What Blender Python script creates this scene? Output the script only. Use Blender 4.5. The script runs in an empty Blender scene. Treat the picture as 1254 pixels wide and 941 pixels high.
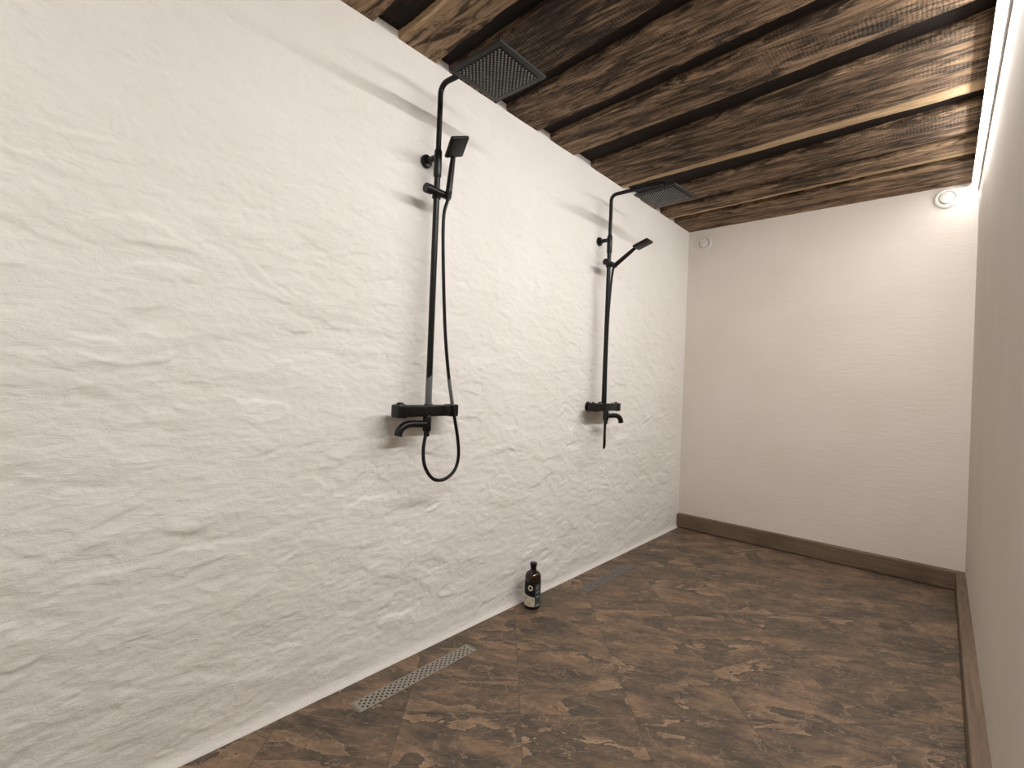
import bpy, bmesh, math, random
import numpy as np
from mathutils import Vector, Matrix

random.seed(7)
rng = np.random.default_rng(11)
S = bpy.context.scene
COL = S.collection

# ------------------------------------------------------------------ camera, world, light, exposure
ROOM_W, ROOM_D, CEIL, NEAR = 1.5716, 3.5902, 2.2, -1.3
YAW, PITCH, ROLL = -0.7214, 0.0025, 0.0394
FPX = 598.4687
fw = Vector((math.sin(YAW)*math.cos(PITCH), math.cos(YAW)*math.cos(PITCH), math.sin(PITCH)))
rt = Vector((math.cos(YAW), -math.sin(YAW), 0)); up = rt.cross(fw)
cr, sr = math.cos(ROLL), math.sin(ROLL)
rt, up = cr*rt + sr*up, -sr*rt + cr*up
cam_data = bpy.data.cameras.new('camera')
cam = bpy.data.objects.new('camera', cam_data); COL.objects.link(cam)
cam_data.sensor_width = 36.0; cam_data.sensor_fit = 'HORIZONTAL'
cam_data.lens = FPX/1254*36.0
cam_data.shift_y = -2.07/1254
cam_data.clip_start = 0.02
m = Matrix.Identity(4)
for i in range(3):
    m[i][0] = rt[i]; m[i][1] = up[i]; m[i][2] = -fw[i]
m[0][3], m[1][3], m[2][3] = 1.4507, 0.0, 1.0176
cam.matrix_world = m
S.camera = cam

world = bpy.data.worlds.new('world'); S.world = world
world.use_nodes = True
world.node_tree.nodes['Background'].inputs[0].default_value = (0.9, 0.85, 0.8, 1)
world.node_tree.nodes['Background'].inputs[1].default_value = 0.05

vs = S.view_settings
vs.view_transform = 'Standard'; vs.look = 'None'; vs.gamma = 1.0; vs.use_curve_mapping = False
vs.exposure = 0.16
LED_STRENGTH = 166.0
LED_COLOR = (1.0, 0.978, 0.955)
LED_Y0, LED_Y1 = 0.35, 3.575
LED_END = 0.52            # far end of the strip dimmed to weaken the hotspot on the back wall
REAR_FILL_W = 9.0  # added fill behind the camera, softens shadows and lifts the left side

# ------------------------------------------------------------------ helpers
def prop(o, label=None, cat=None, group=None, kind=None):
    if label: o['label'] = label
    if cat: o['category'] = cat
    if group: o['group'] = group
    if kind: o['kind'] = kind
    return o

class MB:
    def __init__(s): s.v = []; s.f = []; s.m = []; s.sm = []
    def add(s, verts, faces, mi=0, smooth=False):
        b = len(s.v); s.v += [tuple(v) for v in verts]
        for f in faces:
            s.f.append(tuple(b+i for i in f)); s.m.append(mi); s.sm.append(smooth)
    def box(s, lo, hi, mi=0):
        x0, y0, z0 = lo; x1, y1, z1 = hi
        s.add([(x0,y0,z0),(x1,y0,z0),(x1,y1,z0),(x0,y1,z0),(x0,y0,z1),(x1,y0,z1),(x1,y1,z1),(x0,y1,z1)],
              [(3,2,1,0),(4,5,6,7),(0,1,5,4),(1,2,6,5),(2,3,7,6),(3,0,4,7)], mi)
    def rbox(s, size, bev, M, seg=3, mi=0):
        bm = bmesh.new(); bmesh.ops.create_cube(bm, size=1.0)
        for v in bm.verts: v.co = Vector((v.co.x*size[0], v.co.y*size[1], v.co.z*size[2]))
        bmesh.ops.bevel(bm, geom=bm.edges[:], offset=bev, segments=seg, profile=0.5, affect='EDGES')
        bm.verts.ensure_lookup_table()
        s.add([M @ v.co for v in bm.verts], [[v.index for v in f.verts] for f in bm.faces], mi, True)
        bm.free()
    def lathe(s, prof, M, n=32, mi=0, smooth=True):
        # prof: (radius, height) pairs about local z
        vs_ = []; fs = []
        for r, h in prof:
            for k in range(n):
                a = 2*math.pi*k/n; vs_.append(M @ Vector((r*math.cos(a), r*math.sin(a), h)))
        for i in range(len(prof)-1):
            for k in range(n):
                k2 = (k+1) % n
                fs.append((i*n+k, i*n+k2, (i+1)*n+k2, (i+1)*n+k))
        if prof[0][0] > 1e-5: fs.append(tuple(range(n-1, -1, -1)))
        if prof[-1][0] > 1e-5: fs.append(tuple((len(prof)-1)*n+k for k in range(n)))
        s.add(vs_, fs, mi, smooth)
    def tube(s, pts, rad, n=16, mi=0, caps=True):
        pts = [Vector(p) for p in pts]; N = len(pts)
        rads = rad if isinstance(rad, (list, tuple)) else [rad]*N
        T = [(pts[min(i+1, N-1)]-pts[max(i-1, 0)]).normalized() for i in range(N)]
        ref = Vector((0, 0, 1)) if abs(T[0].z) < .9 else Vector((1, 0, 0))
        nn = (ref - T[0]*ref.dot(T[0])).normalized()
        vs_ = []; fs = []
        for i in range(N):
            nn = (nn - T[i]*nn.dot(T[i])).normalized(); bb = T[i].cross(nn)
            for k in range(n):
                a = 2*math.pi*k/n
                vs_.append(pts[i] + (nn*math.cos(a)+bb*math.sin(a))*rads[i])
        for i in range(N-1):
            for k in range(n):
                k2 = (k+1) % n; fs.append((i*n+k, i*n+k2, (i+1)*n+k2, (i+1)*n+k))
        if caps:
            fs.append(tuple(range(n-1, -1, -1))); fs.append(tuple((N-1)*n+k for k in range(n)))
        s.add(vs_, fs, mi, True)
    def build(s, name, mats, parent=None, origin=None):
        me = bpy.data.meshes.new(name)
        o_ = Vector(origin) if origin is not None else Vector((0, 0, 0))
        me.from_pydata([Vector(v)-o_ for v in s.v], [], s.f)
        for mt in (mats if isinstance(mats, (list, tuple)) else [mats]): me.materials.append(mt)
        me.polygons.foreach_set('material_index', s.m)
        me.polygons.foreach_set('use_smooth', s.sm)
        me.update()
        bm = bmesh.new(); bm.from_mesh(me); bmesh.ops.recalc_face_normals(bm, faces=bm.faces[:]); bm.to_mesh(me); bm.free()
        try: me.set_sharp_from_angle(angle=math.radians(38))
        except Exception: pass
        o = bpy.data.objects.new(name, me); COL.objects.link(o); o.location = o_
        if parent is not None: o.parent = parent
        return o

def spline(pts, per=10):
    P = [Vector(p) for p in pts]; P = [2*P[0]-P[1]] + P + [2*P[-1]-P[-2]]
    out = []
    for i in range(1, len(P)-2):
        for k in range(per):
            t = k/per; a, b, c, d = P[i-1:i+3]
            out.append(0.5*((2*b)+(c-a)*t+(2*a-5*b+4*c-d)*t*t+(3*b-a-3*c+d)*t**3))
    out.append(P[-2]); return out

def bend(pts, r, per=8):
    # polyline with rounded corners of radius r
    P = [Vector(p) for p in pts]; out = [P[0]]
    for i in range(1, len(P)-1):
        a = (P[i-1]-P[i]).normalized(); b = (P[i+1]-P[i]).normalized()
        th = a.angle(b)/2; L = r/math.tan(th)
        c = P[i] + (a+b).normalized()*(r/math.sin(th))
        s0 = P[i]+a*L-c; s1 = P[i]+b*L-c; ang = s0.angle(s1); ax = s0.cross(s1).normalized()
        for k in range(per+1): out.append(c + Matrix.Rotation(ang*k/per, 3, ax) @ s0)
    out.append(P[-1]); return out

def align(p, z, x=None):
    z = Vector(z).normalized()
    x = Vector(x) if x is not None else (Vector((0, 0, 1)) if abs(z.z) < .9 else Vector((1, 0, 0)))
    x = (x - z*x.dot(z)).normalized(); y = z.cross(x)
    M = Matrix.Identity(4)
    for i in range(3): M[i][0] = x[i]; M[i][1] = y[i]; M[i][2] = z[i]; M[i][3] = p[i]
    return M

def empty(name, loc):
    o = bpy.data.objects.new(name, None); COL.objects.link(o); o.location = loc
    o.empty_display_size = 0.1
    return o

# ------------------------------------------------------------------ node helpers
class NT:
    def __init__(s, name):
        s.mat = bpy.data.materials.new(name); s.mat.use_nodes = True
        s.t = s.mat.node_tree; s.n = s.t.nodes; s.l = s.t.links
        s.b = s.n['Principled BSDF']
    def new(s, typ, **kw):
        n = s.n.new(typ)
        for k, v in kw.items(): setattr(n, k, v)
        return n
    def setin(s, sock, v):
        if hasattr(v, 'is_linked') or isinstance(v, bpy.types.NodeSocket): s.l.new(v, sock)
        else: sock.default_value = v
    def math(s, op, a, b=0.0, c=None, clamp=False):
        n = s.new('ShaderNodeMath', operation=op, use_clamp=clamp)
        s.setin(n.inputs[0], a); s.setin(n.inputs[1], b)
        if c is not None: s.setin(n.inputs[2], c)
        return n.outputs[0]
    def vmath(s, op, a, b=(0, 0, 0)):
        n = s.new('ShaderNodeVectorMath', operation=op)
        s.setin(n.inputs[0], a); s.setin(n.inputs[1], b)
        return n.outputs['Value'] if op in ('DOT_PRODUCT', 'LENGTH') else n.outputs[0]
    def noise(s, vec, scale, detail=4, rough=0.55, dist=0.0, lac=2.0):
        n = s.new('ShaderNodeTexNoise'); s.setin(n.inputs['Vector'], vec)
        n.inputs['Scale'].default_value = scale; n.inputs['Detail'].default_value = detail
        n.inputs['Roughness'].default_value = rough; n.inputs['Distortion'].default_value = dist
        n.inputs['Lacunarity'].default_value = lac
        return n.outputs['Fac']
    def ramp(s, fac, stops, interp='LINEAR'):
        n = s.new('ShaderNodeValToRGB'); s.setin(n.inputs[0], fac); cr_ = n.color_ramp; cr_.interpolation = interp
        while len(cr_.elements) < len(stops): cr_.elements.new(0.5)
        for e, (p, c) in zip(cr_.elements, stops):
            e.position = p; e.color = c if len(c) == 4 else (*c, 1)
        return n.outputs[0]
    def step(s, fac, a, b):
        n = s.new('ShaderNodeMapRange', interpolation_type='SMOOTHSTEP'); s.setin(n.inputs[0], fac)
        n.inputs[1].default_value = a; n.inputs[2].default_value = b
        return n.outputs[0]
    def mix(s, fac, a, b, mode='MIX'):
        n = s.new('ShaderNodeMix', data_type='RGBA', blend_type=mode)
        s.setin(n.inputs[0], fac)
        for sock, v in ((n.inputs[6], a), (n.inputs[7], b)):
            if isinstance(v, tuple): sock.default_value = v if len(v) == 4 else (*v, 1)
            else: s.l.new(v, sock)
        return n.outputs[2]
    def bump(s, h, strength, dist, normal=None):
        n = s.new('ShaderNodeBump'); s.setin(n.inputs['Height'], h)
        n.inputs['Strength'].default_value = strength; n.inputs['Distance'].default_value = dist
        if normal is not None: s.l.new(normal, n.inputs['Normal'])
        return n.outputs[0]
    def pos(s): return s.new('ShaderNodeNewGeometry').outputs['Position']
    def obj(s): return s.new('ShaderNodeTexCoord').outputs['Object']
    def scale(s, vec, sc):
        n = s.new('ShaderNodeMapping'); s.l.new(vec, n.inputs[0]); n.inputs['Scale'].default_value = sc
        return n.outputs[0]
    def color(s, c): s.setin(s.b.inputs['Base Color'], c if not isinstance(c, tuple) else (*c[:3], 1))
    def out(s, rough=0.5, metal=0.0, normal=None, spec=0.5):
        s.setin(s.b.inputs['Roughness'], rough); s.setin(s.b.inputs['Metallic'], metal)
        s.b.inputs['Specular IOR Level'].default_value = spec
        if normal is not None: s.l.new(normal, s.b.inputs['Normal'])
        return s.mat

def plaster(name, col_a, col_b, streak, bump_s, fine_s):
    t = NT(name); p = t.obj()
    big = t.noise(p, 2.2, 4, .6)
    st = t.noise(t.scale(p, streak), 13.0, 6, .68, .6)
    fine = t.noise(p, 130, 4, .65)
    c = t.mix(t.step(big, .3, .7), col_a, col_b)
    t.color(c)
    n = t.bump(st, bump_s, .004)
    n = t.bump(fine, fine_s, .0008, n)
    return t.out(.85, 0, n, .25)

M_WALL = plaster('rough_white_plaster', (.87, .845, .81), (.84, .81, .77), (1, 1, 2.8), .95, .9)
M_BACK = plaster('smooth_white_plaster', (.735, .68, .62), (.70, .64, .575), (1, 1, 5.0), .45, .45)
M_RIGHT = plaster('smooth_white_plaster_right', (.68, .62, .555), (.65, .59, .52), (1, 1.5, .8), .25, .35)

def mat_ceiling(name='reclaimed_boards'):
    t = NT(name); p = t.obj()
    at = t.new('ShaderNodeAttribute', attribute_name='shift').outputs['Vector']
    tint = t.new('ShaderNodeAttribute', attribute_name='tint').outputs['Fac']
    sap = t.new('ShaderNodeAttribute', attribute_name='sap').outputs['Fac']
    q = t.vmath('ADD', p, at)
    grain = t.noise(t.scale(q, (2.0, 26, 26)), 3.2, 8, .72, .9)
    blot = t.noise(t.scale(q, (1.5, 8, 8)), 1.7, 7, .68, .7)
    blot2 = t.noise(t.scale(q, (3, 15, 15)), 1.5, 6, .7, .8)
    # circular saw marks running across the boards
    w = t.new('ShaderNodeTexWave', wave_type='BANDS', bands_direction='X', wave_profile='SIN')
    t.l.new(t.scale(q, (1, .35, .35)), w.inputs['Vector'])
    w.inputs['Scale'].default_value = 26; w.inputs['Distortion'].default_value = 5.0
    w.inputs['Detail'].default_value = 3; w.inputs['Detail Scale'].default_value = 3.0
    sawmask = t.step(t.noise(t.scale(q, (1.5, 5, 5)), 1.6, 3, .5), .40, .60)
    saw = t.math('MULTIPLY', t.math('MULTIPLY', w.outputs['Fac'], sawmask), t.step(tint, .2, .3))
    k = t.math('ADD', t.math('MULTIPLY', blot, .44), t.math('MULTIPLY', grain, .56))
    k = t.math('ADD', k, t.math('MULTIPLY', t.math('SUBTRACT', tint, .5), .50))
    c = t.ramp(k, [(.36, (.012, .0075, .005)), (.44, (.056, .034, .020)), (.50, (.170, .110, .065)), (.57, (.34, .225, .135)), (.68, (.50, .345, .21))])
    c = t.mix(t.math('MULTIPLY', t.step(blot2, .475, .61), .88), c, (.014, .009, .006))
    c = t.mix(t.math('MULTIPLY', t.math('MULTIPLY', saw, t.step(grain, .36, .6)), .75), c, t.mix(.32, c, (.42, .30, .20)))
    sapc = t.mix(t.step(grain, .3, .7), (.34, .22, .115), (.66, .48, .29))
    c = t.mix(t.math('MULTIPLY', sap, t.step(t.math('ADD', grain, t.math('MULTIPLY', blot, .6)), .50, .72)), c, sapc)
    t.color(c)
    h = t.math('ADD', t.math('MULTIPLY', grain, .6), t.math('MULTIPLY', saw, .12))
    h = t.math('ADD', h, t.math('MULTIPLY', blot2, .5))
    return t.out(.8, 0, t.bump(h, .7, .005), .25)
M_BOARD = mat_ceiling()

TU = (.740, .6726, 0.0); TN = (-.6726, .740, 0.0)
def mat_floor():
    t = NT('slate_look_tiles'); p = t.obj()
    u = t.math('DIVIDE', t.math('SUBTRACT', t.vmath('DOT_PRODUCT', p, TU), 1.163), .355)
    v = t.math('DIVIDE', t.math('SUBTRACT', t.vmath('DOT_PRODUCT', p, TN), .530), .365)
    fu, fv = t.math('FRACT', u), t.math('FRACT', v)
    iu, iv = t.math('FLOOR', u), t.math('FLOOR', v)
    cmb = t.new('ShaderNodeCombineXYZ'); t.l.new(iu, cmb.inputs[0]); t.l.new(iv, cmb.inputs[1])
    wn = t.new('ShaderNodeTexWhiteNoise', noise_dimensions='2D'); t.l.new(cmb.outputs[0], wn.inputs['Vector'])
    off = t.vmath('MULTIPLY', wn.outputs['Color'], (37.0, 53.0, 29.0))
    loc = t.new('ShaderNodeCombineXYZ'); t.l.new(fu, loc.inputs[0]); t.l.new(fv, loc.inputs[1])
    # the veins of every tile run along its own diagonal
    mp = t.new('ShaderNodeMapping'); t.l.new(loc.outputs[0], mp.inputs[0])
    mp.inputs['Rotation'].default_value = (0, 0, .75); mp.inputs['Scale'].default_value = (.85, 1.75, 1)
    q = t.vmath('ADD', mp.outputs[0], off)
    big = t.noise(q, .85, 6, .54, .6)
    med = t.noise(q, 4.5, 6, .66, .7)
    streak = t.noise(t.scale(q, (1, 3.2, 1)), 2.6, 7, .66, .6)
    fine = t.noise(q, 22, 5, .72, .5)
    # flaking layers: every layer runs from a bright broken edge to grey
    lay = t.math('ADD', t.math('MULTIPLY', big, 4.6), t.math('MULTIPLY', med, .40))
    fr = t.math('FRACT', lay); lid = t.math('FLOOR', lay)
    vis = t.step(t.noise(q, 1.6, 3, .5), .34, .56)
    sl = t.math('MULTIPLY', t.math('SUBTRACT', 1.0, fr), vis)
    kk = t.math('ADD', t.math('MULTIPLY', sl, .23), t.math('MULTIPLY', streak, .52))
    kk = t.math('ADD', kk, t.math('MULTIPLY', med, .40))
    c = t.ramp(kk, [(.38, (.056, .042, .031)), (.465, (.088, .065, .046)), (.55, (.135, .092, .060)), (.63, (.190, .123, .077)), (.74, (.26, .172, .107))])
    c = t.mix(t.math('MULTIPLY', t.step(fine, .50, .70), .50), c, (.050, .040, .031))
    c = t.mix(t.math('MULTIPLY', t.step(fine, .48, .26), .38), c, (.27, .195, .135))
    vn = t.math('ABSOLUTE', t.math('SUBTRACT', t.noise(q, 1.9, 7, .60, 1.2), .5))
    vein = t.math('MULTIPLY', t.step(vn, .014, .003), t.step(fine, .40, .56))
    c = t.mix(t.math('MULTIPLY', vein, .65), c, (.36, .25, .165))
    vn2 = t.math('ABSOLUTE', t.math('SUBTRACT', t.noise(q, 2.7, 7, .62, 1.0), .47))
    crack = t.math('MULTIPLY', t.step(vn2, .012, .003), t.step(med, .44, .56))
    c = t.mix(t.math('MULTIPLY', crack, .65), c, (.030, .023, .017))
    edge = t.math('MULTIPLY', t.math('MULTIPLY', t.step(fr, .075, .0), vis), t.step(med, .42, .56))
    rim = t.math('MULTIPLY', t.math('MULTIPLY', t.step(fr, .955, .995), vis), t.step(med, .40, .52))
    c = t.mix(t.math('MULTIPLY', edge, .8), c, (.36, .25, .165))
    c = t.mix(t.math('MULTIPLY', rim, .7), c, (.030, .023, .017))
    du = t.math('MINIMUM', fu, t.math('SUBTRACT', 1.0, fu)); dv = t.math('MINIMUM', fv, t.math('SUBTRACT', 1.0, fv))
    d = t.math('MINIMUM', du, dv)
    g = t.step(d, .0055, .0030)
    c = t.mix(t.math('MULTIPLY', g, .55), c, (.060, .045, .033))
    t.color(c)
    h = t.math('ADD', t.math('MULTIPLY', lid, .25), t.math('MULTIPLY', fine, .25))
    h = t.math('ADD', h, t.math('MULTIPLY', med, .35))
    h = t.math('SUBTRACT', h, t.math('MULTIPLY', g, .5))
    n = t.bump(h, .5, .003)
    return t.out(t.math('ADD', .46, t.math('MULTIPLY', fine, .22)), 0, n, .4)
M_FLOOR = mat_floor()

def mat_wood(name, ca, cb, axis):
    t = NT(name); p = t.obj()
    sc = (2, 40, 40) if axis == 'x' else (40, 2, 40)
    g = t.noise(t.scale(p, sc), 2.2, 6, .65, .7)
    b = t.noise(p, 4, 4, .6)
    c = t.mix(t.step(g, .3, .7), ca, cb)
    c = t.mix(t.math('MULTIPLY', t.step(b, .45, .7), .35), c, (.055, .038, .025))
    v = t.new('ShaderNodeTexVoronoi'); t.l.new(t.scale(p, (3, 3, 6)), v.inputs['Vector']); v.inputs['Scale'].default_value = 2.2
    c = t.mix(t.step(v.outputs['Distance'], .07, .03), c, (.03, .018, .012))
    t.color(c)
    return t.out(.55, 0, t.bump(g, .3, .002), .35)
M_BASE_X = mat_wood('brown_stained_oak', (.115, .078, .050), (.185, .130, .088), 'x')
M_BASE_Y = mat_wood('brown_stained_oak_side', (.115, .078, .050), (.185, .130, .088), 'y')

def simple(name, c, rough, metal=0.0, spec=0.5, bump=0.0, bscale=200):
    t = NT(name); p = t.obj()
    n = t.noise(p, bscale, 3, .6)
    t.color(t.mix(n, tuple(x*.9 for x in c), tuple(min(1, x*1.08) for x in c)))
    return t.out(rough, metal, t.bump(n, bump, .0006) if bump else None, spec)
M_BLACK = simple('matt_black_metal', (.0065, .0065, .006), .33, 0, .28)
M_BLACK_PLATE = simple('black_spray_plate', (.020, .022, .0195), .42, 0, .3)
M_INSET = simple('black_spray_inset', (.007, .0068, .006), .55, 0, .2)
M_HOSE = simple('black_hose', (.006, .006, .006), .38, 0, .25)
M_GREY = simple('grey_glare', (.12, .124, .132), .4, 0, .4)  # glare on pipe and hose put into the colour, no real sleeves
M_NOZZLE = simple('grey_rubber_nozzle', (.36, .365, .345), .55)
M_STEEL = simple('brushed_stainless', (.31, .28, .24), .45, .3, .5, .2, 300)
M_STEEL_HAZED = simple('hazed_stainless', (.17, .155, .140), .5, .2, .4, .2, 300)  # same steel, toned down to paint in haze and the grazing view
M_DARK = simple('drain_shadow', (.012, .010, .008), .8)
M_VENT = simple('white_vent_plastic', (.80, .77, .73), .45)
M_VENT_PAINTED = simple('painted_vent', (.72, .68, .63), .6)
M_ALU = simple('white_profile', (.62, .60, .58), .4, .3)
M_GLASS = simple('dark_amber_glass', (.020, .0075, .0035), .06, 0, .6)
M_CAP = simple('black_stopper', (.006, .006, .006), .4, 0, .25)
M_LABEL = simple('black_label', (.009, .010, .010), .5, 0, .2)
M_LABEL2 = simple('slate_grey_label', (.045, .058, .064), .5)
M_CREAM = simple('cream_paper', (.62, .55, .43), .6)
M_INK = simple('grey_ink', (.16, .15, .13), .6)
M_PALE = simple('pale_print', (.30, .33, .34), .6)
t = NT('led_diffuser')
t.b.inputs['Emission Color'].default_value = (*LED_COLOR, 1)
t.b.inputs['Emission Strength'].default_value = LED_STRENGTH
M_LED = t.out(.5); M_LED.node_tree.nodes['Principled BSDF'].inputs['Base Color'].default_value = (.8, .8, .8, 1)

t = NT('led_diffuser_end')
t.b.inputs['Emission Color'].default_value = (*LED_COLOR, 1)
t.b.inputs['Emission Strength'].default_value = LED_STRENGTH*.22
M_LED_END = t.out(.5)

# ------------------------------------------------------------------ the room
fl = MB(); fl.box((-.15, NEAR-.15, -.12), (ROOM_W+.15, ROOM_D+.15, 0))
prop(fl.build('floor', M_FLOOR), kind='structure')

# left wall: troweled relief as real geometry
Y0, Y1, Z0, Z1 = NEAR-.1, ROOM_D+.02, -.02, 2.275
dz = .0046
nz = int((Z1-Z0)/dz)+1
ys = np.concatenate([np.arange(Y0, -.1, .02), np.linspace(-.1, Y1, int((Y1+.1)/.0046))]); zs = np.linspace(Z0, Z1, nz)
ny = len(ys)
Hm = np.zeros((nz, ny))
def vnoise(cy, cz, amp):
    gy, gz = int((Y1-Y0)/cy)+3, int((Z1-Z0)/cz)+3
    g = rng.standard_normal((gz, gy))
    fy = (ys-Y0)/cy; fz = (zs-Z0)/cz
    iy = fy.astype(int); iz = fz.astype(int); ty = fy-iy; tz = fz-iz
    ty = ty*ty*(3-2*ty); tz = tz*tz*(3-2*tz)
    a = g[np.ix_(iz, iy)]; b = g[np.ix_(iz, iy+1)]; c = g[np.ix_(iz+1, iy)]; d = g[np.ix_(iz+1, iy+1)]
    return amp*((a*(1-ty)+b*ty)*(1-tz)[:, None]+(c*(1-ty)+d*ty)*tz[:, None])
Hm += vnoise(.35, .22, .0024) + vnoise(.14, .065, .0022) + vnoise(.05, .022, .0006)
def dabs(count, amin, amax, amp_v, amp_u, step_s, lo=.35, hi=.95):
    for k in range(count):
        cy = rng.uniform(-.2, Y1); cz = rng.uniform(Z0, Z1)
        a = rng.uniform(amin, amax); b = a*rng.uniform(.25, .55); th = rng.normal(0, .30)
        R_ = 1.3*max(a, b)
        j0, j1 = np.searchsorted(ys, [cy-R_, cy+R_]); i0, i1 = np.searchsorted(zs, [cz-R_, cz+R_])
        if j1-j0 < 3 or i1-i0 < 3: continue
        Yg, Zg = np.meshgrid(ys[j0:j1]-cy, zs[i0:i1]-cz)
        uu = Yg*math.cos(th)+Zg*math.sin(th); vv = -Yg*math.sin(th)+Zg*math.cos(th)
        r = np.sqrt((uu/a)**2+(vv/b)**2) + rng.normal(0, .07)*np.sin(6*uu/a+rng.uniform(0, 6)) + rng.normal(0, .05)*np.sin(11*uu/a+rng.uniform(0, 6))
        mk = np.clip((1-r)/rng.uniform(.10, .55), 0, 1); mk = mk*mk*(3-2*mk)
        w_ = mk.sum()
        if w_ < 1e-6: continue
        sub = Hm[i0:i1, j0:j1]
        mean = (sub*mk).sum()/w_
        plane = mean + rng.normal(0, step_s) + rng.normal(0, amp_v)*vv/b + rng.normal(0, amp_u)*uu/a
        op = rng.uniform(lo, hi)
        Hm[i0:i1, j0:j1] = sub*(1-mk*op) + plane*mk*op
dabs(2600, .05, .12, .0025, .0015, .0007)
Hm += vnoise(.09, .04, .0012)
dabs(5200, .025, .07, .0016, .0010, .0006, .3, .8)
dabs(9000, .010, .030, .0006, .0004, .0004, .3, .9)
Hm += vnoise(.025, .010, .00022) + vnoise(.010, .007, .00012)
for k in range(26):      # little rows of finger dabs in the plaster
    cy = rng.uniform(.1, 2.2); cz = rng.uniform(.5, 2.0)
    for q in range(rng.integers(3, 7)):
        yy = cy+q*.012; zz = cz+rng.normal(0, .003)
        j0, j1 = np.searchsorted(ys, [yy-.02, yy+.02]); i0, i1 = np.searchsorted(zs, [zz-.04, zz+.04])
        Yg, Zg = np.meshgrid(ys[j0:j1]-yy, zs[i0:i1]-zz)
        Hm[i0:i1, j0:j1] += .0018*np.exp(-(Yg/.0045)**2-(Zg/.013)**2)
Hm = np.clip(Hm, -.012, .012)
# relief calms towards the top edge and the far corner, and a smooth cove meets the floor
calm = np.clip((zs+.0)/.045, .15, 1)[:, None]*np.clip((2.45-zs)/.5, .45, 1)[:, None]
Hm *= calm*np.clip((ROOM_D-ys)/.15, .3, 1)[None, :]
cove = np.clip(1-zs/.035, 0, 1)**2*.011
Hm += cove[:, None]
V = np.zeros((nz*ny, 3)); V[:, 0] = Hm.ravel(); V[:, 1] = np.tile(ys, nz); V[:, 2] = np.repeat(zs, ny)
ii, jj = np.meshgrid(np.arange(nz-1), np.arange(ny-1), indexing='ij')
b0 = (ii*ny+jj).ravel(); Fq = np.stack([b0, b0+1, b0+ny+1, b0+ny], 1)
bx = np.array([(-.12, y, z) for z in (Z0, Z1) for y in (Y0, Y1)])
nb = len(V); V = np.vstack([V, bx])
Fq = Fq.tolist()
Fq += [[nb+1, nb, nb+2, nb+3]]
Fq.append([nb, nb+1] + list(range(ny-1, -1, -1)))
Fq.append([nb+3, nb+2] + [(nz-1)*ny+j for j in range(ny)])
Fq.append([nb+2, nb] + [i*ny for i in range(nz)])
Fq.append([nb+1, nb+3] + [i*ny+ny-1 for i in range(nz-1, -1, -1)])
me = bpy.data.meshes.new('wall_left'); me.from_pydata(V.tolist(), [], Fq); me.materials.append(M_WALL)
me.polygons.foreach_set('use_smooth', [True]*(len(Fq)-5)+[False]*5); me.update()
wl_ = bpy.data.objects.new('wall_left', me); COL.objects.link(wl_); prop(wl_, kind='structure')

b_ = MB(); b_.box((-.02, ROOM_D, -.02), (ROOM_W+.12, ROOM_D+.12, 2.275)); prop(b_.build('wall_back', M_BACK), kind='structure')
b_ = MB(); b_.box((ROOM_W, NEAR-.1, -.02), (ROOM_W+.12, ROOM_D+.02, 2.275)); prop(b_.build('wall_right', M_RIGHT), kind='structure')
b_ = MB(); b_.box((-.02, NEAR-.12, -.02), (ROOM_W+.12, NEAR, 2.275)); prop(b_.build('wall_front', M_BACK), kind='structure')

# ceiling: wide boards nailed under recessed ones, every board with its own rough edge
BT = .028
boards = [  # near edge at x=0 / x=W, far edge at x=0 / x=W, tint, sap width far edge (x=0, x=W), near edge raw wood with painted light
    (-1.30, -1.32, -1.05, -1.08, .45, 0, 0, 0), (-.97, -1.0, -.72, -.76, .5, 0, 0, 0), (-.64, -.68, -.40, -.46, .45, 0, 0, 0),
    (-.31, -.38, -.06, -.13, .5, 0, 0, 0), (.02, -.06, .30, .21, .5, 0, 0, 0), (.38, .29, .56, .46, .5, 0, 0, 0),
    (.635, .55, .887, .79, .64, 0, 0, 0),
    (.985, .90, 1.149, 1.02, .70, 0, 0, 1),
    (1.215, 1.13, 1.480, 1.300, .40, 0, 0, 0),
    (1.545, 1.405, 1.765, 1.630, .50, 0, 0, 0),
    (1.862, 1.720, 2.062, 1.950, .52, 0, 0, 0),
    (2.220, 2.060, 2.575, 2.535, .47, .035, .085, 0),
    (2.800, 2.630, 3.005, 2.915, .48, 0, .0, 0),
    (3.085, 2.985, 3.235, 3.165, .56, .02, .04, 0),
    (3.310, 3.245, ROOM_D+.01, ROOM_D+.01, .55, 0, 0, 0)]
NX = 110
cv, cf, tint, shift, sapv = [], [], [], [], []
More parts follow.
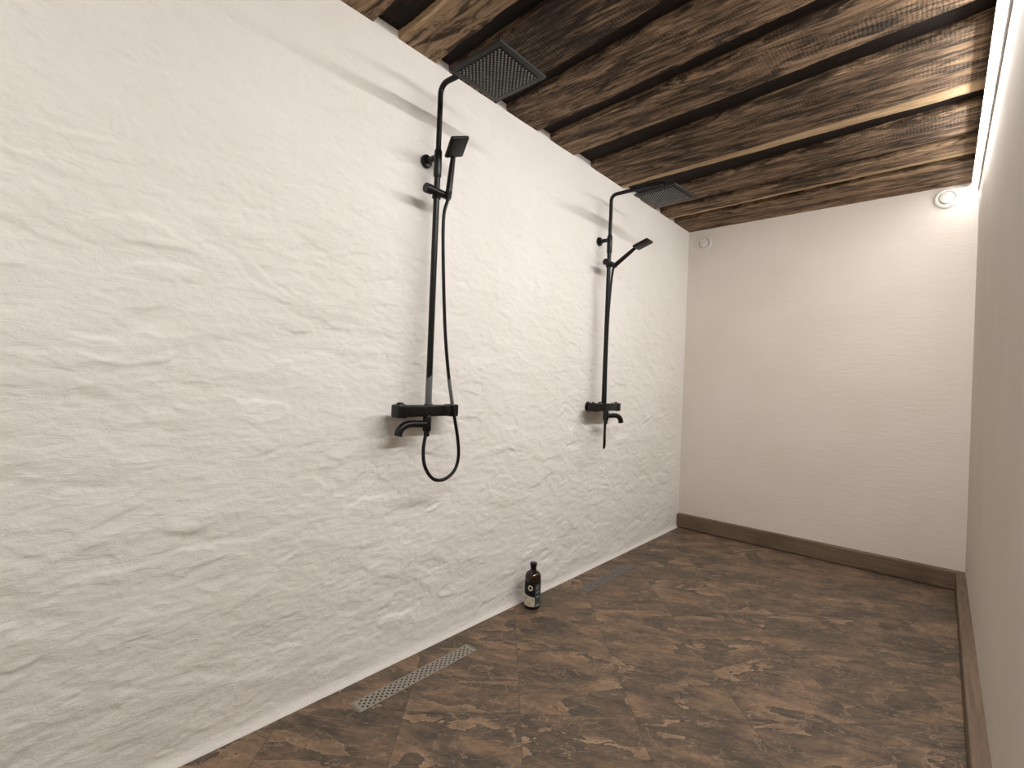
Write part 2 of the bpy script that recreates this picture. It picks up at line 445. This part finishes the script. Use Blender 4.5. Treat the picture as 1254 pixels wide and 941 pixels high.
def board(n0, n1, f0, f1, tn, s0, s1, zlow, zhigh, rough, prof, raw_lit=0):
    sh = (rng.uniform(0, 50), rng.uniform(0, 50), rng.uniform(0, 50))
    base = len(cv); L = len(prof)
    jn = np.convolve(rng.normal(0, 1, NX+21), np.ones(9)/9, 'same')[10:10+NX+1]*rough + np.convolve(rng.normal(0, 1, NX+61), np.ones(31)/31, 'same')[30:30+NX+1]*rough*1.6
    jf = np.convolve(rng.normal(0, 1, NX+21), np.ones(9)/9, 'same')[10:10+NX+1]*rough + np.convolve(rng.normal(0, 1, NX+61), np.ones(31)/31, 'same')[30:30+NX+1]*rough*1.6
    for i in range(NX+1):
        t_ = i/NX; x = -.02 + t_*(ROOM_W+.04)
        a = n0+(n1-n0)*t_+jn[i]; b = f0+(f1-f0)*t_+jf[i]; sw = s0+(s1-s0)*t_
        for (kf, off, zz) in prof:
            y = a+off if kf == 0 else (b+off if kf == 1 else (b-off*sw if sw > 0 else b-.004-.01*off))
            z = zlow+(zhigh-zlow)*zz
            cv.append((x, y, z)); tint.append(tn); shift.append(sh)
            sapv.append(1.0 if raw_lit and kf == 0 and off < .01 else min(1.0, s0+s1 > 0 and 1.0) if (s0+s1 > 0 and ((kf == 2 and off < .95) or (kf == 1 and zz < .5))) else 0.0)  # tan near edge: raw wood with the light on its side painted in
    for i in range(NX):
        for k in range(L):
            k2 = (k+1) % L
            cf.append((base+i*L+k, base+i*L+k2, base+(i+1)*L+k2, base+(i+1)*L+k))
    cf.append(tuple(base+k for k in range(L-1, -1, -1))); cf.append(tuple(base+NX*L+k for k in range(L)))
P_FACE = [(0, .0, 1), (0, .0, .14), (0, .004, 0), (0, .03, 0), (2, 1.15, 0), (2, .85, 0), (2, .2, 0), (1, -.003, 0), (1, 0, .16), (1, 0, 1)]
for (n0, n1, f0, f1, tn, s0, s1, dr) in boards:
    board(n0, n1, f0, f1, tn, s0, s1, CEIL, CEIL+BT, .006, P_FACE, dr)
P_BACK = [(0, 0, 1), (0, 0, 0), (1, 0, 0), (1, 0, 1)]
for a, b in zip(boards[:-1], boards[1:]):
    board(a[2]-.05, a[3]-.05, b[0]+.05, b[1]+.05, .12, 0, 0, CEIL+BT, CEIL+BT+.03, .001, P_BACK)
me = bpy.data.meshes.new('ceiling'); me.from_pydata(cv, [], cf); me.materials.append(M_BOARD)
for nm, typ, data in (('tint', 'FLOAT', tint), ('sap', 'FLOAT', sapv)):
    me.attributes.new(nm, typ, 'POINT').data.foreach_set('value', [float(x) for x in data])
me.attributes.new('shift', 'FLOAT_VECTOR', 'POINT').data.foreach_set('vector', [c for s_ in shift for c in s_])
bm = bmesh.new(); bm.from_mesh(me); bmesh.ops.recalc_face_normals(bm, faces=bm.faces[:]); bm.to_mesh(me); bm.free()
ce = bpy.data.objects.new('ceiling', me); COL.objects.link(ce); prop(ce, kind='structure')
cap = MB(); cap.box((-.12, NEAR-.12, 2.268), (ROOM_W+.12, ROOM_D+.12, 2.33))
prop(cap.build('trim_1', M_DARK), kind='structure')

# baseboards with a small chamfer
HB, TB = .1035, .039
def baseboard(name, mat, along, a0, a1):
    b = MB(); c = .0035
    prof = [(0, .004), (TB-.004, .004), (TB-.004, .010), (TB, .012), (TB, HB-c), (TB-c, HB), (0, HB)]
    vs_ = []
    for a in (a0, a1):
        for (d, z) in prof:
            vs_.append((a, ROOM_D-d, z) if along == 'x' else (ROOM_W-d, a, z))
    n = len(prof); fs = [(k, (k+1) % n, n+(k+1) % n, n+k) for k in range(n)] + [tuple(range(n)), tuple(range(2*n-1, n-1, -1))]
    b.add(vs_, fs)
    prop(b.build(name, mat), kind='structure')
baseboard('baseboard_back', M_BASE_X, 'x', .006, ROOM_W-TB)
baseboard('baseboard_right', M_BASE_Y, 'y', NEAR, ROOM_D-.001)

# ------------------------------------------------------------------ LED strip in the ceiling corner
led = empty('light_strip', (ROOM_W-.012, (LED_Y0+LED_Y1)/2, CEIL-.03))
prop(led, 'long glowing white linear light in the corner of plank ceiling and right wall', 'light')
o_ = led.location
def rel(vs_): return [(v[0]-o_[0], v[1]-o_[1], v[2]-o_[2]) for v in vs_]
LA, LB = (ROOM_W-.031, CEIL-.001), (ROOM_W-.001, CEIL-.043)      # ends of the sloping face
b_ = MB()
prof = [(ROOM_W-.001, CEIL-.001), (LA[0]-.0016, LA[1]), (LA[0]-.0016, LA[1]-.0255), (LA[0], LA[1]-.0255), (LA[0], LA[1]-.0045), (ROOM_W-.0095, LB[1]+.002), (ROOM_W-.0085, LB[1]-.002), LB]
vs_ = [(x, y, z) for y in (LED_Y0, LED_Y1) for (x, z) in prof]
n = len(prof)
b_.add(rel(vs_), [(k, (k+1) % n, n+(k+1) % n, n+k) for k in range(n)] + [tuple(range(n)), tuple(range(2*n-1, n-1, -1))])
b_.build('profile', M_ALU, led)
b_ = MB(); NS = 28; pr = []
p0 = Vector((LA[0]+.001, LA[1]-.0052)); p1 = Vector((ROOM_W-.0112, LB[1]+.0028))
nrm = Vector((-(p0.y-p1.y), (p0.x-p1.x))).normalized()
if nrm.x > 0: nrm = -nrm
for k in range(5):
    t_ = k/4; q = p0.lerp(p1, t_)+nrm*(.0012+.0012*math.sin(math.pi*t_)); pr.append((q.x, q.y))
vs_ = []; fs = []
for i in range(NS+1):
    y = LED_Y0+.004+(LED_Y1-LED_Y0-.008)*i/NS
    vs_ += [(x, y, z) for x, z in pr]
for i in range(NS):
    for k in range(4): fs.append((i*5+k, i*5+k+1, (i+1)*5+k+1, (i+1)*5+k))
b_.add(rel(vs_), fs, 0, True)
nd = int(round(LED_END/((LED_Y1-LED_Y0-.008)/NS)))
for q in range((NS-nd)*4, NS*4): b_.m[q] = 1
dif = b_.build('diffuser', [M_LED, M_LED_END], led)
if dif.data.polygons[0].normal.z > 0: dif.data.flip_normals()

# ------------------------------------------------------------------ round air valves on the back wall
def vent(x, z, r, mat, label):
    t_ = empty('air_vent', (x, ROOM_D, z)); prop(t_, label, 'vent', 'round air vents high on the back wall')
    M = align((0, 0, 0), (0, -1, 0))
    b = MB(); b.lathe([(r*.60, .002), (r*.66, .010), (r*.80, .013), (r*.94, .010), (r, .004), (r, .0)], M, 48)
    b.build('outer_ring', mat, t_)
    b = MB(); b.lathe([(r*.64, .0008), (r*.64, .003), (r*.2, .003), (0, .003)], M, 48); b.build('throat', M_VENT_PAINTED, t_)
    b = MB(); b.lathe([(r*.2, .003), (r*.2, .010), (r*.52, .010), (r*.57, .013), (r*.55, .017), (r*.35, .020), (0, .021)], M, 48)
    b.build('centre_disc', mat, t_)
vent(1.443, 2.137, .056, M_VENT, 'white round vent right beside the light strip on the back wall')
vent(.116, 2.099, .055, M_VENT_PAINTED, 'wall-coloured round vent in the far left corner beneath the planks')

# ------------------------------------------------------------------ shower columns
def shower(y, vy, head, head_rot, arm_len, spout_dir, spout_k, hand, hose_pts, label):
    X = .07
    base = Vector((0, y, .91))
    root = empty('shower_column', base)
    prop(root, label, 'shower', 'black shower columns on the plastered wall')
    L = lambda p: Vector(p)-base
    B = lambda: MB()
    # mixer bar
    b = B(); b.rbox((.043, .195, .040), .005, align(L((.0725, vy, .909)), (0, 0, 1), (1, 0, 0)))
    mix = b.build('mixer_bar', M_BLACK, root)
    for s_ in (-1, 1):
        b = B(); b.rbox((.047, .040, .045), .006, align(L((.0725, vy+s_*.115, .909)), (0, 0, 1), (1, 0, 0)))
        b.rbox((.012, .010, .006), .002, align(L((.0725, vy+s_*.120, .934)), (0, 0, 1), (1, 0, 0)))
        b.build('control_knob', M_BLACK, root)
        b = B(); b.lathe([(.0265, .001), (.0265, .006), (.024, .011), (.017, .013), (.017, .052)], align(L((0, vy+s_*.064, .909)), (1, 0, 0)), 32)
        b.build('wall_flange', M_BLACK, root)
    # riser, wall bracket and overhead arm
    b = B(); b.tube([L((X, y, .926)), L((X, y, 1.80))], .0112, 20); rs = b.build('riser_pipe', M_BLACK, root)
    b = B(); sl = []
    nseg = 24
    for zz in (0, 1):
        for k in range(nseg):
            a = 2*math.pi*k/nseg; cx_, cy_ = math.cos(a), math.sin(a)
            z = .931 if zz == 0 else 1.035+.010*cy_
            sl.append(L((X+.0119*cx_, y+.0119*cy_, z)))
    if spout_dir[1] < 0:  # thin grey shell standing in for glare on the pipe
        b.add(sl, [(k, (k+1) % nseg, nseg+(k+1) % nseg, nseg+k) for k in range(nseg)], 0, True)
        o = b.build('lower_glare', M_GREY, rs); o['label'] = 'grey glare painted on the lower end of the pipe'
    b = B(); b.lathe([(.0128, 0), (.0142, .004), (.0142, .090), (.0128, .096), (.0105, .100)], align(L((X, y, 1.748)), (0, 0, 1)), 24)
    b.build('pipe_coupling', M_BLACK, root)
    b = B(); M = align(L((0, y, 1.822)), (1, 0, 0))
    b.lathe([(.024, .001), (.024, .009), (.021, .013), (.0105, .014), (.0105, .062)], M, 32); b.build('wall_bracket', M_BLACK, root)
    hx, hy, hz = head
    ax = Vector((math.cos(head_rot), math.sin(head_rot), 0))
    top = hz + .075 if arm_len > .29 else hz+.062
    pts = bend([(X, y, 1.80), (X, y, top), (hx, hy, top), (hx, hy, hz+.022)], .030 if arm_len > .29 else .035)
    b = B(); b.tube([L(p) for p in pts], .0098, 18)
    b.lathe([(.0135, 0), (.0135, .018), (.0098, .022)], align(L((hx, hy, hz+.008)), (0, 0, 1)), 24)
    b.build('overhead_arm', M_BLACK, root)
    b = B(); Mh = align(L((hx, hy, hz+.004)), (0, 0, 1), ax)
    b.rbox((.224, .224, .009), .003, Mh)
    hd = b.build('rain_head', M_BLACK_PLATE, root)
    b = B(); b.rbox((.190, .190, .0012), .0005, Mh @ Matrix.Translation((0, 0, -.0045))); b.build('spray_inset', M_INSET, hd)
    b = B(); NN = 12; sp = .0156
    for i in range(NN):
        for j in range(NN):
            for (ox, oy) in ((0, 0), (.5, .5)):
                if (ox and (i == NN-1 or j == NN-1)): continue
                p = Mh @ Vector(((i+ox-(NN-1)/2)*sp, (j+oy-(NN-1)/2)*sp, -.0044))
                b.lathe([(.0032, 0), (.0030, -.0018), (.0020, -.0028)], Matrix.Translation(p+Vector((0, 0, -.0004))), 8)
    o = b.build('spray_nozzles', M_NOZZLE, hd); o['label'] = 'grid of small grey rubber nozzles'; o['kind'] = 'stuff'
    # sliding hand-shower holder
    b = B(); b.lathe([(.0145, -.016), (.0158, -.013), (.0158, .013), (.0145, .016)], align(L((X, y, 1.686)), (0, 0, 1)), 24)
    b.lathe([(.0125, 0), (.0135, .003), (.0135, .075), (.0125, .078)], align(L((X+.014, y-.030, 1.688)), (0, 1, 0)), 24)
    sd = b.build('slider', M_BLACK, root)
    b = B(); b.lathe([(.012, 0), (.012, .006), (.0168, .008), (.0175, .030), (.0165, .033)], align(L((X+.014, y-.028, 1.688)), (0, -1, 0)), 24)
    b.build('slider_knob', M_BLACK, sd)
    # hand shower
    p0, p1, hc, hn, hax, hw, hl = hand
    p0, p1 = Vector(p0), Vector(p1); ad = (p1-p0).normalized()
    b = B(); b.tube([L(p) for p in (p0-ad*.022, p0-ad*.006, p0, p0+(p1-p0)*.15, p0+(p1-p0)*.7, p1, p1+ad*.012)], [.0085, .0095, .0125, .0118, .0105, .0092, .008], 16)
    hs = b.build('hand_shower', M_BLACK, root)
    hn = Vector(hn).normalized(); hax = Vector(hax).normalized()
    Mp = align(L(hc), hn, hax)
    b = B(); b.rbox((hl, hw, .013), .005, Mp); b.build('spray_head', M_BLACK, hs)
    b = B(); b.rbox((hl*.72, hw*.72, .0012), .0005, Mp @ Matrix.Translation((0, 0, .0066)))
    b.build('spray_face', M_BLACK_PLATE, hs)
    # bath spout under the bar
    sx_, sy_ = X+.012, vy-.003
    d = Vector((spout_dir[0], spout_dir[1], 0)).normalized()
    b = B(); b.lathe([(.0125, 0), (.0150, .004), (.0150, .050), (.0125, .056)], align(L((sx_, sy_, .836)), (0, 0, 1)), 24)
    s0 = Vector((sx_, sy_, .863))
    pts = spline([s0, s0+d*.035*spout_k, s0+d*.070*spout_k+Vector((0, 0, .001)), s0+d*.097*spout_k-Vector((0, 0, .004)), s0+d*.115*spout_k-Vector((0, 0, .018)), s0+d*.122*spout_k-Vector((0, 0, .038))], 5)
    b.tube([L(p) for p in pts], [.0125+.0016*i/(len(pts)-1) for i in range(len(pts))], 16)
    b.build('spout', M_BLACK, root)
    b = B(); b.lathe([(.0085, 0), (.0105, .003), (.0105, .016), (.009, .018)], align(L((sx_, sy_, .818)), (0, 0, 1)), 20)
    b.build('hose_nut', M_BLACK, root)
    # hose
    pts = spline([p0-ad*.020] + [Vector(p) for p in hose_pts] + [Vector((sx_, sy_, .840)), Vector((sx_, sy_, .822))][::1], 10)
    b = B(); b.tube([L(p) for p in pts], .0062, 12); hz_ = b.build('hose', M_HOSE, root)
    if spout_dir[1] < 0:  # grey shell painting the same glare onto the hose
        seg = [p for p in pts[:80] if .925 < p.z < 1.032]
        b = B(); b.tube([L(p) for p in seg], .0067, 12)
        o = b.build('hose_glare', M_GREY, hz_); o['label'] = 'grey glare painted on a section of the hose'
    return root

tocam = lambda p: (Vector((1.4507, 0, 1.0176))-Vector(p)).normalized()
# near column: head turned to face into the room, hose looping right of the bar
h0 = Vector((.100, 1.150, 1.690)); h1 = Vector((.104, 1.161, 1.822))
hc = Vector((.135, 1.150, 1.850)); a_ = Vector((.063, -.025, .046)).normalized(); n_ = Vector((.63, .23, -.74))
shower(1.120, 1.111, (.340, 1.135, 2.02), 0.0, .27, (0, -1), 1.0, (h0, h1, hc, n_, a_, .080, .080),
       [(.1, 1.132, 1.60), (.1, 1.138, 1.446), (.1, 1.158, 1.214), (.105, 1.178, 1.05), (.115, 1.196, .93), (.105, 1.238, .80), (.1, 1.248, .73),
        (.1, 1.228, .683), (.1, 1.180, .659), (.1, 1.130, .668), (.1, 1.092, .715), (.09, 1.090, .775)],
       'nearer black shower column with hose hanging in a wide loop')
h0 = Vector((.100, 2.360, 1.692)); h1 = Vector((.197, 2.372, 1.764)); a_ = (h1-h0).normalized()
ha = Vector((.95, .02, .33)).normalized(); hc = h1 + ha*.050
n_ = Vector((.33, 0, -.95)); n_ = (n_-ha*n_.dot(ha)).normalized()
shower(2.330, 2.343, (.378, 2.335, 1.99), -.10, .31, (.38, .92), .86, (h0, h1, hc, n_, ha, .074, .088),
       [(.098, 2.318, 1.60), (.1, 2.296, 1.40), (.102, 2.290, 1.15), (.112, 2.278, .95), (.125, 2.260, .82), (.13, 2.252, .750),
        (.125, 2.260, .708), (.112, 2.282, .696), (.10, 2.308, .715), (.088, 2.325, .77)],
       'farther black shower column with its hand shower angled outward')

# ------------------------------------------------------------------ linear floor drains
def drain(x, y, label, steel):
    Ld, Wd = .492, .050
    t_ = empty('floor_drain', (x, y, 0)); prop(t_, label, 'drain', 'perforated linear floor drains')
    b = MB(); w = .0035; h = .0022
    b.box((-Wd/2-w, -Ld/2-w, .0002), (-Wd/2, Ld/2+w, h)); b.box((Wd/2, -Ld/2-w, .0002), (Wd/2+w, Ld/2+w, h))
    b.box((-Wd/2, -Ld/2-w, .0002), (Wd/2, -Ld/2, h)); b.box((-Wd/2, Ld/2, .0002), (Wd/2, Ld/2+w, h))
    b.build('frame', steel, t_)
    b = MB(); b.box((-Wd/2, -Ld/2, .0002), (Wd/2, Ld/2, .0006)); b.build('tray', M_DARK, t_)
    b = MB(); nc, nr = 44, 5; g = .0018; cw, cl = (Wd-2*g)/nr, (Ld-2*g)/nc; zt, zb = .0020, .0007
    b.box((-Wd/2+.0005, -Ld/2+.0012, zb), (-Wd/2+g, Ld/2-.0012, zt)); b.box((Wd/2-g, -Ld/2+.0012, zb), (Wd/2-.0005, Ld/2-.0012, zt))
    for i in range(nr):
        for j in range(nc):
            x0 = -Wd/2+g+i*cw; y0 = -Ld/2+g+j*cl; cx_, cy_ = x0+cw/2, y0+cl/2
            if (i+j) % 2 == 0 and 1 <= j < nc-1:
                oc = [(cx_+a*cw/2, cy_+c*cl/2, zt) for a, c in ((1, 0), (1, 1), (0, 1), (-1, 1), (-1, 0), (-1, -1), (0, -1), (1, -1))]
                ic = [(cx_+.0043*math.cos(k*math.pi/4), cy_+.0043*math.sin(k*math.pi/4), zt) for k in range(8)]
                lo = [(p[0], p[1], zb) for p in ic]
                b.add(oc+ic+lo, [(k, (k+1) % 8, 8+(k+1) % 8, 8+k) for k in range(8)] + [(8+k, 8+(k+1) % 8, 16+(k+1) % 8, 16+k) for k in range(8)])
            else:
                b.add([(x0, y0, zt), (x0+cw, y0, zt), (x0+cw, y0+cl, zt), (x0, y0+cl, zt)], [(0, 1, 2, 3)])
    b.build('grate', steel, t_)
drain(.126, 1.085, 'nearer perforated metal drain strip in the floor left of the bottle', M_STEEL)
drain(.140, 2.338, 'farther drain strip in the floor right of the bottle', M_STEEL_HAZED)

# ------------------------------------------------------------------ amber bottle by the wall
BX, BY, BR = .071, 1.768, .0362
bt = empty('soap_bottle', (BX, BY, 0)); bt.scale = (1, 1, .953); prop(bt, 'dark amber bottle with black stopper standing on the floor by the wall', 'bottle')
I4 = Matrix.Identity(4)
b = MB(); b.lathe([(0, .0015), (.030, .0005), (.0350, .003), (BR, .008), (BR, .146), (.0355, .154), (.0325, .162), (.0270, .169), (.0190, .1735), (.0140, .177), (.0128, .182), (.0128, .196), (0, .196)], I4, 48)
b.build('glass_body', M_GLASS, bt)
b = MB(); b.lathe([(.0132, .180), (.0134, .190), (.0140, .199), (.0155, .202), (.0160, .2045), (.0160, .2105), (.0150, .2125), (0, .2130)], I4, 32)
b.build('stopper', M_CAP, bt)
A0 = math.atan2(0-BY, 1.4507-BX)       # the side turned to the room
def patch(bm_, r, a0, a1, z0, z1, n=16, slant=0.0):
    vs_ = []; fs = []
    for k in range(n+1):
        a = A0+a0+(a1-a0)*k/n
        for z in (z0, z1+slant*(1-k/n)): vs_.append((r*math.cos(a), r*math.sin(a), z))
    for k in range(n): fs.append((2*k, 2*k+2, 2*k+3, 2*k+1))
    bm_.add(vs_, fs, 0, True)
b = MB(); patch(b, BR+.0004, -2.4, 2.2, .012, .128, 64); lb = b.build('label', M_LABEL, bt)
b = MB(); patch(b, BR+.0008, .33, 1.55, .014, .122, 16); b.build('side_panel', M_LABEL2, lb)
b = MB(); patch(b, BR+.0010, -1.35, .30, .0165, .060, 20, .012); o = b.build('cream_panel', M_CREAM, lb); o['label'] = 'cream paper panel with small print'
b = MB()
vs_ = []; fs = []; nr = 36
for k in range(nr):
    a = 2*math.pi*k/nr
    for rr in (.0058, .0118):
        ang = A0-.28+rr*math.cos(a)/BR; z = .1035+rr*math.sin(a)*1.12
        vs_.append(((BR+.0010)*math.cos(ang), (BR+.0010)*math.sin(ang), z))
for k in range(nr): fs.append((2*k, 2*((k+1) % nr), 2*((k+1) % nr)+1, 2*k+1))
b.add(vs_, fs, 0, True); o = b.build('ring_emblem', M_CREAM, lb); o['label'] = 'cream ring emblem'
for (a0, a1, z0, z1) in ((-.02, .16, .047, .052), (-.95, -.72, .050, .056), (-.55, -.15, .036, .0375), (-.55, -.2, .031, .0325), (-.55, -.1, .026, .0275)):
    b = MB(); patch(b, BR+.0013, a0, a1, z0, z1, 6); b.build('small_print', M_INK, lb)
for (a0, a1, z0, z1) in ((.45, .95, .083, .088), (.45, .78, .108, .112), (.45, .72, .098, .102), (.50, .90, .060, .066), (.45, 1.05, .020, .027)):
    b = MB(); patch(b, BR+.0013, a0, a1, z0, z1, 6); b.build('pale_print', M_PALE, lb)

# ------------------------------------------------------------------ added fill lamp, unseen behind the camera
def rear_fill():
    t_ = empty('added_fill_lamp', (.75, -.75, CEIL)); prop(t_, 'added round fill lamp, unseen behind the viewpoint', 'lamp')
    b = MB(); b.lathe([(.20, -.001), (.20, -.028), (.192, -.033), (.184, -.030)], I4, 40); b.build('fill_body', M_VENT, t_)
    ld = bpy.data.lights.new('fill_light', 'AREA'); ld.shape = 'DISK'; ld.size = .36; ld.energy = REAR_FILL_W; ld.color = LED_COLOR
    lo = bpy.data.objects.new('fill_light', ld); COL.objects.link(lo); lo.parent = t_; lo.location = (0, 0, -.035)
if REAR_FILL_W > 0: rear_fill()
